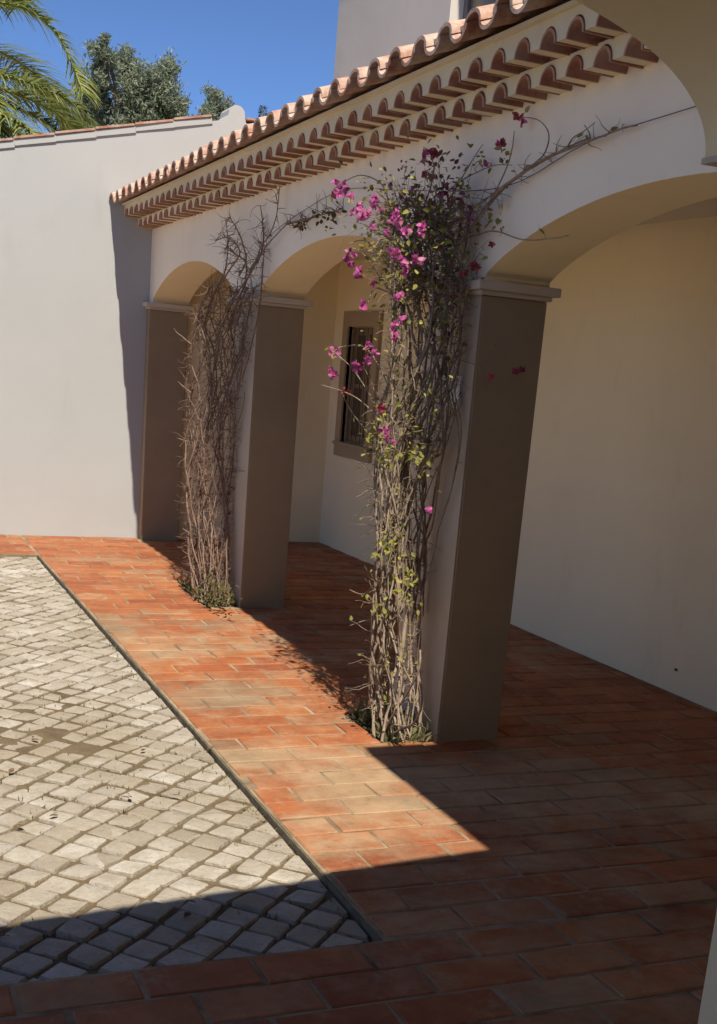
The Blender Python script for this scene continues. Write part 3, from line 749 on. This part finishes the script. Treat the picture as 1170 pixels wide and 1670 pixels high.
class Vine:
    def __init__(s, root, seed, mat): s.root = root; s.r = random.Random(seed); s.tw = MB(); s.lv = MB(); s.paths = []; s.mat = mat
    def stem(s, pts, r0, r1, sub=5, part=True, wob=.016):
        pts = spline(pts, sub); n = len(pts); o1 = s.r.uniform(0, 50)
        pts = [p+Vector((noise.noise(p*9+Vector((o1, 0, 0))), noise.noise(p*9+Vector((0, o1, 5))), noise.noise(p*7+Vector((3, 0, o1)))))*wob for p in pts]
        for p in pts: p.x = min(p.x, XF-.006-r0) if p.y > 2.2 else p.x
        rr = [r0+(r1-r0)*i/(n-1) for i in range(n)]
        if part: MB().tube(pts, rr, 6).build('stem', s.mat, s.root, True)
        else: s.tw.tube(pts, rr, 4, False)
        s.paths.append((pts, rr)); return pts
    def twigs(s, n, L0, L1, out=0.5, zlo=0, zhi=9, leafp=0.0, leafs=.03, paths=None, rad=.0022, updown=0.3):
        P_ = paths or s.paths
        P_ = [p for p in P_ if any(zlo < q.z < zhi for q in p[0])]
        if not P_: return
        made = 0; tries = 0
        while made < n and tries < n*20:
            tries += 1
            pts, rr = s.r.choice(P_); i = s.r.randrange(1, len(pts)); p = pts[i]
            if not (zlo < p.z < zhi): continue
            made += 1
            d = rdir(s.r); d.x -= out; d.z += updown; d.normalize(); L = s.r.uniform(L0, L1)
            q = p.copy(); tp = [q.copy()]
            for k in range(4):
                d = (d+rdir(s.r)*.45).normalized(); q = q+d*L/4; q.x = min(q.x, XF-.006); tp.append(q.copy())
            s.tw.tube(tp, [rad*(1-.17*k) for k in range(5)], 4, False)
            if leafp > 0:
                for qq in tp[1:]:
                    if s.r.random() < leafp: add_leaf(s.lv, qq, (d+rdir(s.r)).normalized(), rdir(s.r), leafs*s.r.uniform(.7, 1.3))
    def blob(s, x, y, rpx, n, X, size=.027, depth=.06, wid=1.0, mb=None):
        for _ in range(n):
            a, b_ = s.r.gauss(0, rpx*.5), s.r.gauss(0, rpx*.5)
            p = PX(x+a, y+b_, min(XF-.012, X+s.r.uniform(-depth, depth)))
            d = rdir(s.r); d.z -= .2; d.x -= .3
            add_leaf(mb or s.lv, p, d, Vector((-.4, -.5, 1))+rdir(s.r)*.7, size*s.r.uniform(.6, 1.25), wid)
    def flower(s, x, y, X, dry=False, sc_=1.0):
        o = bpy.data.objects.new('flower', s.r.choice(FD if dry else FM)); o.location = PX(x, y, min(X, XF-.03)); o.rotation_euler = (s.r.uniform(-.5, .5), s.r.uniform(-.5, .5), s.r.uniform(0, 6.28))
        k = .76*sc_*s.r.uniform(.75, 1.25); o.scale = (k, k, k); link(o, s.root)
    def done(s, leafmat):
        if s.tw.v:
            o = s.tw.build('twigs', s.mat, s.root); o['kind'] = 'stuff'
        if s.lv.v:
            o = s.lv.build('leaves', leafmat, s.root); o['kind'] = 'stuff'
    def body(s, rows, n, r0, r1, xl=2.14, xr=2.35, jit=.03, top=None, amp=.12, ground=True):
        for i in range(n):
            sl_ = (i+.5)/n+s.r.uniform(-.08, .08); ph_ = s.r.uniform(0, 6.28); fr_ = s.r.uniform(.5, 1.4)
            last = len(rows) if (top is None or s.r.random() > .35) else s.r.randint(top, len(rows))
            pts = []; dj = s.r.uniform(-jit, jit)
            for j, (y, a, b_) in enumerate(rows[:last]):
                u = sl_+amp*math.sin(ph_+fr_*j)+s.r.uniform(-.05, .05); u = min(1, max(0, u))
                X = xl+(xr-xl)*u+dj+s.r.uniform(-.015, .015)
                p = PX(a+(b_-a)*u, y, X)
                if j == 0 and ground: p.z = -.03
                pts.append(p)
            k = s.r.uniform(.5, 1.25) if (s.r.random() < .8 or s.mat is M['stem2']) else s.r.uniform(1.3, 1.7); s.stem(pts, r0*k, r1*k)
rt1 = tag(empty('bougainvillea', (2.27, 4.78, 0)), 'leafy bougainvillea with magenta flowers climbing the nearest pillar', 'climbing plant', 'bougainvilleas trained up the pillars')
v1 = Vine(rt1, 3, M['stem'])
rows1 = [(1195, 612, 690), (1130, 606, 686), (1060, 606, 682), (980, 612, 690), (900, 615, 695), (800, 614, 712), (700, 618, 738), (600, 640, 748), (500, 640, 752), (420, 635, 755), (340, 628, 770)]
v1.body([(1195, 630, 680)]+[(y_, a_+18, b__-14) for (y_, a_, b__) in rows1[1:]], 3, .0095, .006, xl=2.2, xr=2.33, amp=.3)
v1.body(rows1, 17, .0048, .0032, top=5, amp=.30)
v1.body([(1000, 612, 688)]+rows1[4:], 22, .0042, .0028, top=4, amp=.28, ground=False)
body1 = list(v1.paths)
# signature branches, traced
def br(v, pts, X0, X1, r0, r1, part=True, wob=.005):
    n = len(pts); return v.stem([PX(x, y, X0+(X1-X0)*i/(n-1)) for i, (x, y) in enumerate(pts)], r0, r1, 5, part, wob)
arms = []
for a in ([(690, 620), (712, 500), (745, 410), (780, 352), (822, 304), (880, 262), (945, 236), (1008, 212), (1040, 203)],
          [(655, 480), (690, 395), (755, 352), (818, 306), (870, 272), (935, 240), (990, 222)],
          [(640, 560), (675, 470), (730, 420), (775, 365), (815, 315), (850, 285), (905, 250), (960, 226)]):
    br(v1, a, 2.31, 2.375, .0058, .003); arms.append(v1.paths[-1])
for a, X0, X1 in (([(860, 275), (885, 255), (896, 222), (882, 198), (850, 190)], 2.37, 2.33), ([(925, 243), (935, 225), (955, 213), (972, 200)], 2.37, 2.35), ([(962, 228), (960, 215), (953, 203)], 2.37, 2.36), ([(800, 330), (830, 262), (838, 215)], 2.36, 2.32),
              ([(740, 395), (800, 378), (850, 389), (900, 389), (926, 383)], 2.36, 2.38), ([(640, 345), (620, 300), (590, 285), (560, 298), (545, 310)], 2.25, 2.12), ([(690, 340), (708, 285), (702, 250), (690, 240)], 2.28, 2.2), ([(730, 330), (765, 270), (788, 236)], 2.33, 2.35),
              ([(700, 345), (745, 300), (800, 272), (835, 268)], 2.34, 2.34), ([(640, 700), (605, 645), (575, 602), (545, 574)], 2.18, 2.0), ([(648, 710), (600, 662), (565, 640), (525, 628)], 2.18, 2.0), ([(640, 730), (598, 700), (570, 665), (560, 645)], 2.18, 2.05),
              ([(645, 690), (612, 640), (602, 600), (600, 560)], 2.18, 2.02), ([(640, 640), (600, 570), (560, 566), (545, 573)], 2.18, 2.0), ([(622, 935), (596, 968), (570, 962)], 2.2, 2.08), ([(628, 1008), (598, 1012), (570, 1020)], 2.2, 2.08),
              ([(738, 640), (748, 720), (738, 790), (716, 860), (704, 920), (688, 962)], 2.36, 2.36), ([(745, 650), (752, 700), (744, 770), (722, 835)], 2.37, 2.37), ([(632, 470), (612, 440), (590, 412), (570, 405)], 2.2, 2.05), ([(650, 440), (600, 395), (570, 398)], 2.25, 2.1), ([(640, 480), (612, 470), (600, 495)], 2.2, 2.1)):
    br(v1, a, X0, X1, .0034, .0016, True)
# looping stems at the foot
for a in ([(604, 1090), (603, 1135), (612, 1162), (640, 1180), (665, 1186)], [(686, 1110), (688, 1150), (672, 1182), (650, 1192), (632, 1200)], [(655, 1190), (650, 1150), (655, 1100), (640, 1040), (625, 990)], [(625, 1195), (640, 1170), (680, 1100), (685, 1060)]):
    br(v1, a, 2.17, 2.2, .005, .0045)
v1.twigs(520, .04, .13, zhi=1.3, leafp=.07, leafs=.024, rad=.0018, paths=body1)
v1.twigs(620, .04, .14, zlo=1.2, zhi=1.9, leafp=.09, leafs=.025, rad=.0018, paths=body1)
v1.twigs(900, .05, .19, zlo=1.85, leafp=.13, leafs=.027, rad=.0018, paths=body1)
v1.twigs(70, .10, .30, zlo=2.0, leafp=.18, leafs=.025, rad=.0019, paths=body1)
v1.twigs(60, .03, .08, zlo=1.2, leafp=.2, leafs=.027, rad=.0014)
v1.twigs(34, .03, .08, paths=arms, zlo=2.15, leafp=.03, out=.2)
for (x, y, rp, n, X) in ((690, 300, 70, 85, 2.22), (640, 330, 60, 70, 2.12), (590, 330, 45, 45, 2.06), (740, 330, 55, 60, 2.30), (660, 390, 60, 70, 2.16), (720, 400, 50, 45, 2.28), (625, 405, 35, 34, 2.1), (595, 392, 30, 26, 2.1), (800, 365, 26, 26, 2.33), (780, 260, 22, 22, 2.33), (825, 252, 12, 16, 2.3), (640, 440, 40, 45, 2.12), (640, 470, 36, 26, 2.12), (725, 510, 40, 40, 2.25), (690, 520, 50, 35, 2.2),
                   (612, 712, 26, 60, 2.10), (630, 740, 24, 46, 2.11), (678, 740, 24, 44, 2.16), (625, 690, 20, 30, 2.1), (582, 762, 5, 5, 2.0), (700, 770, 30, 20, 2.26), (638, 880, 20, 40, 2.12), (648, 908, 22, 22, 2.13), (660, 940, 22, 38, 2.14), (655, 968, 18, 26, 2.13), (618, 905, 10, 10, 2.1), (620, 1000, 20, 34, 2.1), (676, 985, 16, 18, 2.18), (675, 1010, 12, 12, 2.18), (690, 640, 40, 30, 2.2), (655, 650, 30, 22, 2.14), (605, 560, 22, 12, 2.03), (545, 575, 8, 6, 2.0), (800, 570, 18, 6, 2.37), (640, 1080, 34, 24, 2.15)):
    v1.blob(x, y, rp, int(n*.66), X)
fl1 = [(572, 318), (585, 335), (598, 345), (606, 330), (615, 322), (622, 340), (594, 352), (575, 345), (560, 300), (550, 315), (637, 350), (645, 362), (652, 345), (688, 365), (690, 372), (664, 375), (608, 368), (632, 378), (682, 424), (641, 408), (655, 420), (660, 430), (570, 410), (569, 424), (586, 443), (610, 460), (654, 480), (648, 484), (592, 497), (646, 528), (643, 540), (596, 562), (602, 583), (598, 592), (585, 596), (541, 602), (543, 612), (549, 573), (632, 700), (634, 712)]
for (x, y) in fl1:
    v1.flower(x, y, 2.02+v1.r.uniform(-.02, .05), sc_=.95)
    if v1.r.random() < .6: v1.flower(x+v1.r.uniform(-13, 13), y+v1.r.uniform(-12, 12), 2.04+v1.r.uniform(-.02, .05), sc_=.8)
for (x, y) in [(690, 248), (705, 246), (712, 252), (688, 262), (692, 285), (703, 288), (640, 300), (655, 318), (665, 330), (680, 345), (700, 330), (720, 318), (735, 325), (715, 360), (700, 385), (740, 310), (755, 330), (680, 400), (718, 402), (690, 350), (672, 310), (725, 300), (845, 190), (850, 198), (822, 233), (815, 236), (790, 268), (765, 355), (803, 398), (775, 362), (770, 430), (776, 436), (758, 445), (560, 312), (545, 318), (648, 555), (700, 830), (617, 938)]:
    v1.flower(x, y, 2.20+.16*max(0, min(1, (x-660)/120))+v1.r.uniform(-.04, .03), dry=v1.r.random() < .55, sc_=.85)
for (x, y) in [(620, 662), (626, 668), (560, 635), (568, 640)]: v1.flower(x, y, 2.08, True, .8)
v1.stem([PX(745, 585, 2.37), PY(778, 596, 4.50), PY(805, 612, 4.47), PY(850, 603, 4.46)], .0022, .001, 5, True, .003)
for (x, y) in ((800, 616), (842, 606), (851, 604)):
    q = PY(x, y, 4.465); o = bpy.data.objects.new('flower', FD[0]); o.location = q; o.scale = (.7, .7, .7); o.rotation_euler = (x, y, 1); link(o, rt1)
db = MB()
for (x, y, rp, n, X) in ((700, 330, 75, 80, 2.27), (680, 400, 65, 65, 2.24), (735, 380, 50, 35, 2.31), (640, 320, 50, 35, 2.17), (690, 470, 50, 30, 2.25), (715, 280, 50, 34, 2.28), (720, 530, 36, 40, 2.27)): v1.blob(x, y, rp, n, X, .026, .05, 1.2, db)
o = db.build('dry_bracts', M['drybract'], rt1); o['kind'] = 'stuff'
v1.done(M['leaf'])
rt2 = tag(empty('bougainvillea', (2.27, 7.75, 0)), 'bare brown climbing plant, a dense tangle of twigs on the farther pillar', 'climbing plant', 'bougainvilleas trained up the pillars')
v2 = Vine(rt2, 11, M['stem2'])
rows2 = [(980, 318, 374), (920, 310, 372), (850, 308, 372), (780, 306, 376), (700, 304, 384), (640, 306, 390), (580, 312, 396), (520, 322, 404), (470, 338, 416)]
v2.body(rows2, 40, .0046, .003, xl=2.16, xr=2.36, top=4, amp=.28)
body2 = list(v2.paths)
arms2 = []
for a, X0, X1 in (([(370, 540), (395, 475), (415, 430), (440, 395), (470, 362), (492, 345)], 2.3, 2.385), ([(350, 560), (380, 490), (412, 440), (425, 405), (438, 385), (452, 350), (455, 312)], 2.25, 2.36), ([(355, 470), (378, 435), (392, 410), (372, 388), (352, 393)], 2.2, 2.3), ([(390, 450), (402, 420), (386, 372), (374, 354)], 2.24, 2.33), ([(400, 470), (402, 430), (384, 415), (370, 400)], 2.3, 2.32), ([(330, 540), (350, 480), (368, 440), (372, 395), (368, 360)], 2.2, 2.32), ([(420, 430), (430, 395), (428, 360), (425, 335)], 2.36, 2.38), ([(395, 620), (420, 520), (428, 450), (432, 400)], 2.34, 2.37), ([(470, 365), (520, 352), (560, 340)], 2.38, 2.37)):
    br(v2, a, X0, X1, .006, .0025); arms2.append(v2.paths[-1])
for a, X0, X1 in (([(375, 720), (395, 670), (400, 640)], 2.36, 2.38), ([(312, 560), (292, 545), (284, 535)], 2.16, 2.1), ([(312, 640), (298, 630), (290, 622)], 2.14, 2.08), ([(308, 720), (294, 716), (288, 714)], 2.14, 2.08), ([(375, 770), (390, 768), (398, 769)], 2.38, 2.385), ([(310, 870), (298, 862)], 2.14, 2.1)):
    br(v2, a, X0, X1, .0045, .002)
v2.twigs(2600, .025, .10, zlo=.12, zhi=1.62, rad=.0019, out=.05, paths=body2)
v2.twigs(420, .04, .13, zlo=1.6, zhi=2.0, rad=.0024, out=.05, paths=body2)
v2.twigs(260, .04, .14, paths=arms2, zlo=1.7, rad=.0025, out=.1)
for (x, y, rp, n, X) in ((345, 965, 26, 70, 2.2), (370, 970, 16, 40, 2.25), (325, 960, 14, 30, 2.18), (490, 368, 10, 22, 2.37), (540, 350, 16, 18, 2.36), (515, 358, 14, 10, 2.37), (375, 800, 6, 6, 2.36), (345, 940, 24, 24, 2.18)): v2.blob(x, y, rp, n, X, .036)
for (x, y, X) in ((372, 838, 2.36),): v2.flower(x, y, X, True, .9)
v2.done(M['drydark'])
# weeds and litter in the two beds
for nm, (bx0, bx1, by0, by1), n, lab in (('weeds', BED[0], 330, 'pale weeds and dry litter round the foot of the flowering climber'), ('weeds', BED[1], 300, 'low green weeds round the foot of the bare climber')):
    wb = MB(); r = random.Random(n)
    for _ in range(n):
        p = Vector((r.uniform(bx0+.02, bx1-.02), r.uniform(by0+.03, by1-.03), -.012)); d = rdir(r); d.z = abs(d.z)+.4
        for k in range(3): add_leaf(wb, p+d*.02*k*r.random(), (d+rdir(r)*.7), rdir(r), r.uniform(.03, .07), .4)
    tag(wb.build(nm, M['weed']), lab, 'weeds', None, 'stuff')
# support wire along the arcade wall
wp = [Vector((2.385, 2.2, 2.42)), PX(1130, 175, 2.385), PX(960, 232, 2.385), PX(822, 305, 2.385), Vector((2.385, 5.3, 2.335)), PX(560, 310, 2.385), PX(480, 354, 2.385), PX(440, 384, 2.385)]
wr = empty('support_wire', (2.385, 5, 2.3)); tag(wr, 'thin rusty wire strung along the wall above the arches, holding the climbers', 'wire')
MB().tube(spline(wp, 5), .0017, 5).build('wire', M['wire'], wr)
for q in (wp[0], wp[3], wp[5], wp[7]): MB().tube([q+Vector((-.004, 0, 0)), q+Vector((.03, 0, 0))], .004, 6).build('hook', M['wire'], wr)
# glazed plaque behind the stems
pq = MB().box(2.388, XF+.003, 4.625, 4.775, 1.425, 1.555).build('wall_plaque', M['plaque'], None, bevel=.003); tag(pq, 'small pale glazed tile with dark marks on the side of the nearest pillar', 'plaque')
# fallen leaves and joint weeds on the cobbles
r = random.Random(5)
for (x, y) in ((16, 1262), (27, 1346), (196, 1300), (210, 1299), (303, 1470), (310, 1490), (230, 1226), (52, 1206), (280, 1298), (95, 1330), (345, 1222), (6, 1530)):
    p = PZ(x, y, -.014); mb = MB(); add_leaf(mb, Vector((0, 0, .004)), Vector((r.uniform(-1, 1), r.uniform(-1, 1), .1)), Vector((.2, .1, 1)), r.uniform(.025, .045), .9); add_leaf(mb, Vector((.004, .006, .005)), Vector((r.uniform(-1, 1), r.uniform(-1, 1), .25)), Vector((.2, .3, 1)), .02, .8)
    o = mb.build('fallen_leaf', M['dryleaf']); o.location = p; tag(o, 'small dry brown leaf lying on the cobbles', 'leaf', 'dry leaves on the cobbles')
wb = MB()
for _ in range(700):
    if r.random() < .45: p = PZ(r.uniform(0, 330), r.uniform(1090, 1330), -.045)
    elif r.random() < .5: yy = r.uniform(YC+.1, 9.2); p = Vector((XC-.035+r.uniform(-.02, .012), yy, -.045))
    else: p = Vector((r.uniform(-.5, XC-.05), r.uniform(3, 9.2), -.045))
    for k in range(r.randint(1, 4)):
        d = rdir(r); d.z = abs(d.z)+.5; add_leaf(wb, p+Vector((r.uniform(-.012, .012), r.uniform(-.012, .012), 0)), d, rdir(r), r.uniform(.02, .042), .3)
tag(wb.build('joint_weeds', M['weed']), 'sparse weeds growing in the joints between the cobbles', 'weeds', None, 'stuff')
# ------------------------------------------------------------------ trees beyond the wall
def frond(parent, pts, L, seed, n=125):
    r = random.Random(seed); sp = spline(pts, 10); mb = MB(); N = len(sp)
    ob = MB().tube(sp, [.022*(1-.85*i/(N-1))+.003 for i in range(N)], 5).build('frond', M['palmrib'], parent, True)
    for i in range(n):
        t = .12+.88*i/n; q = t*(N-1); k = min(int(q), N-2); p = sp[k].lerp(sp[k+1], q-k); ax = (sp[k+1]-sp[k]).normalized()
        side = ax.cross(Vector((0, 0, 1)))
        if side.length < .05: side = Vector((1, 0, 0))
        side.normalize(); up = side.cross(ax)
        l = L*(.55+.6*math.sin(math.pi*min(1, t*.95+.05)))*r.uniform(.85, 1.1)
        for sg in (-1, 1):
            d = (side*sg*.8+ax*.5+up*.3+rdir(r)*.26).normalized(); a = p.copy(); w_ = .0155*r.uniform(.8, 1.2); nb_ = d.cross(up).normalized(); base = len(mb.v)
            for s_ in range(5):
                ww_ = w_*(1-.22*s_); mb.v += [tuple(a-nb_*ww_), tuple(a+nb_*ww_)]
                d = (d+Vector((0, 0, -.17))).normalized(); a = a+d*l/4
            for s_ in range(4): mb.f.append((base+2*s_, base+2*s_+1, base+2*s_+3, base+2*s_+2))
    o = mb.build('leaflets', M['palm'], ob); o['kind'] = 'stuff'
YP = 15.0
def pp(x, y, dy=0): return PY(x, y, YP+dy)
cen = pp(-185, 110)
pt = tag(empty('palm_tree', (cen.x, cen.y, -.2)), 'palm with long arching green fronds leaning in above the white wall', 'palm tree')
MB().tube([(cen.x+.1, cen.y, -.2), (cen.x+.05, cen.y, 2), (cen.x, cen.y, cen.z)], [.32, .27, .24], 12).build('trunk', M['palmtrunk'], pt, True)
fr_ = [([(-185, 110), (-100, 30), (-30, 5), (40, 14), (92, 55), (120, 110), (135, 150)], [0, .2, .3, .3, .2, .1, 0]), ([(-185, 110), (-90, 105), (-20, 118), (55, 138), (110, 164), (152, 200)], [0, -.5, -.8, -1.0, -1.1, -1.2]), ([(-185, 110), (-90, 150), (-20, 164), (40, 182), (90, 212), (115, 240)], [0, -.3, -.6, -.8, -.9, -1]), ([(-185, 110), (-110, 80), (-60, 110), (-20, 165), (0, 230)], [0, -.6, -1, -1.3, -1.4]),
       ([(-185, 110), (-120, 130), (-30, 190), (40, 225), (80, 260)], [0, .2, .4, .5, .6]), ([(-185, 110), (-150, -60), (-90, -130), (-20, -140), (40, -110)], [0, .3, .6, .8, 1]), ([(-185, 110), (-110, -20), (-40, -40), (10, -30), (30, 10)], [0, .5, 1, 1.5, 1.8]), ([(-185, 110), (-60, 70), (20, 95), (80, 150), (110, 215)], [0, .8, 1.4, 1.8, 2.0]), ([(-185, 110), (-80, 120), (0, 145), (70, 172), (125, 212)], [0, -.2, -.3, -.3, -.3]), ([(-185, 110), (-90, 140), (-10, 180), (50, 215), (75, 240)], [0, -.8, -1.3, -1.6, -1.8]), ([(-185, 110), (-80, 100), (10, 120), (80, 158), (135, 215)], [0, .5, .9, 1.2, 1.4])]
for i, (pts, dy) in enumerate(fr_): frond(pt, [pp(x, y, d) for (x, y), d in zip(pts, dy)], .46, i)
for i in range(8):
    th = math.pi*.55+math.pi*i/8*1.1; h = random.Random(i).uniform(.4, 1.2)
    frond(pt, [cen, cen+Vector((math.cos(th)*.8, math.sin(th)*.8, h*.9)), cen+Vector((math.cos(th)*1.7, math.sin(th)*1.7, h)), cen+Vector((math.cos(th)*2.4, math.sin(th)*2.4, h-.9))], .5, 30+i, 60)
def tree(name, label, Y, blobs, base_px, n, leaf, mat, seed, trunk_r=.12):
    r = random.Random(seed); c = PY(base_px[0], base_px[1], Y); root = tag(empty(name, (c.x, c.y, -.2)), label, 'tree')
    mb = MB(); bk = MB(); top = Vector((c.x, c.y, c.z))
    bk.tube(spline([(c.x, c.y, -.2), (c.x+.1, c.y, c.z*.5), top], 4), [trunk_r*(1-.05*i) for i in range(9)], 8)
    tot = sum(b_[2]*b_[3] for b_ in blobs)
    for (x, y, rx, ry) in blobs:
        p = PY(x, y, Y+r.uniform(-.5, .5)); k = (p-CAMP).length/FPX; RX, RY = rx*k, ry*k
        bk.tube(spline([top, top.lerp(p, .5)+Vector((0, 0, -.1)), p], 4), [trunk_r*.5*(1-.1*i) for i in range(9)], 5)
        cl = [p+Vector((r.gauss(0, .42)*RX, r.gauss(0, .42)*RX, r.gauss(0, .42)*RY)) for _ in range(max(4, int(n/90*rx*ry/tot)))]
        for _ in range(int(n*rx*ry/tot)):
            q = r.choice(cl)+Vector((r.gauss(0, 1), r.gauss(0, 1), r.gauss(0, 1)))*min(RX, RY)*.20
            d = rdir(r); d.z += .2; add_leaf(mb, q, d, rdir(r), leaf*r.uniform(.6, 1.3), .55)
    o = mb.build('crown', mat, root); o['kind'] = 'stuff'
    bk.build('trunk', M['bark'], root, True)
tree('olive_tree', 'broad grey green tree with ragged crown rising behind the white wall', 24, [(168, 100, 20, 30), (160, 155, 28, 42), (208, 118, 22, 38), (215, 168, 40, 42), (255, 135, 30, 36), (272, 165, 30, 42), (240, 192, 50, 28), (290, 192, 16, 28), (150, 196, 30, 28), (282, 118, 14, 20), (172, 76, 8, 12)], (215, 215), 25000, .085, M['olive'], 1, .16)
tree('olive_tree', 'small round grey green treetop just left of the rounded wall stop', 30, [(350, 172, 18, 20), (345, 190, 18, 16), (365, 185, 12, 14)], (350, 205), 3200, .09, M['olive'], 2, .1)
# conifer tip
ct = PY(430, 172, 32); r = random.Random(9); cr = tag(empty('conifer_tree', (ct.x, ct.y, -.2)), 'tiny dark pointed conifer tip showing above the roof tiles', 'tree')
MB().tube([(ct.x, ct.y, -.2), (ct.x, ct.y, ct.z-.1)], [.15, .02], 8).build('trunk', M['bark'], cr, True)
mb = MB()
for _ in range(1800):
    h = r.random()**.7*2.2; th = r.uniform(0, 6.28); rad = (.04+h*.22)*r.random()**.5
    p = Vector((ct.x+rad*math.cos(th), ct.y+rad*math.sin(th), ct.z-h)); add_leaf(mb, p, Vector((math.cos(th), math.sin(th), .2))+rdir(r)*.4, rdir(r), .09, .35)
o = mb.build('crown', M['conifer'], cr); o['kind'] = 'stuff'
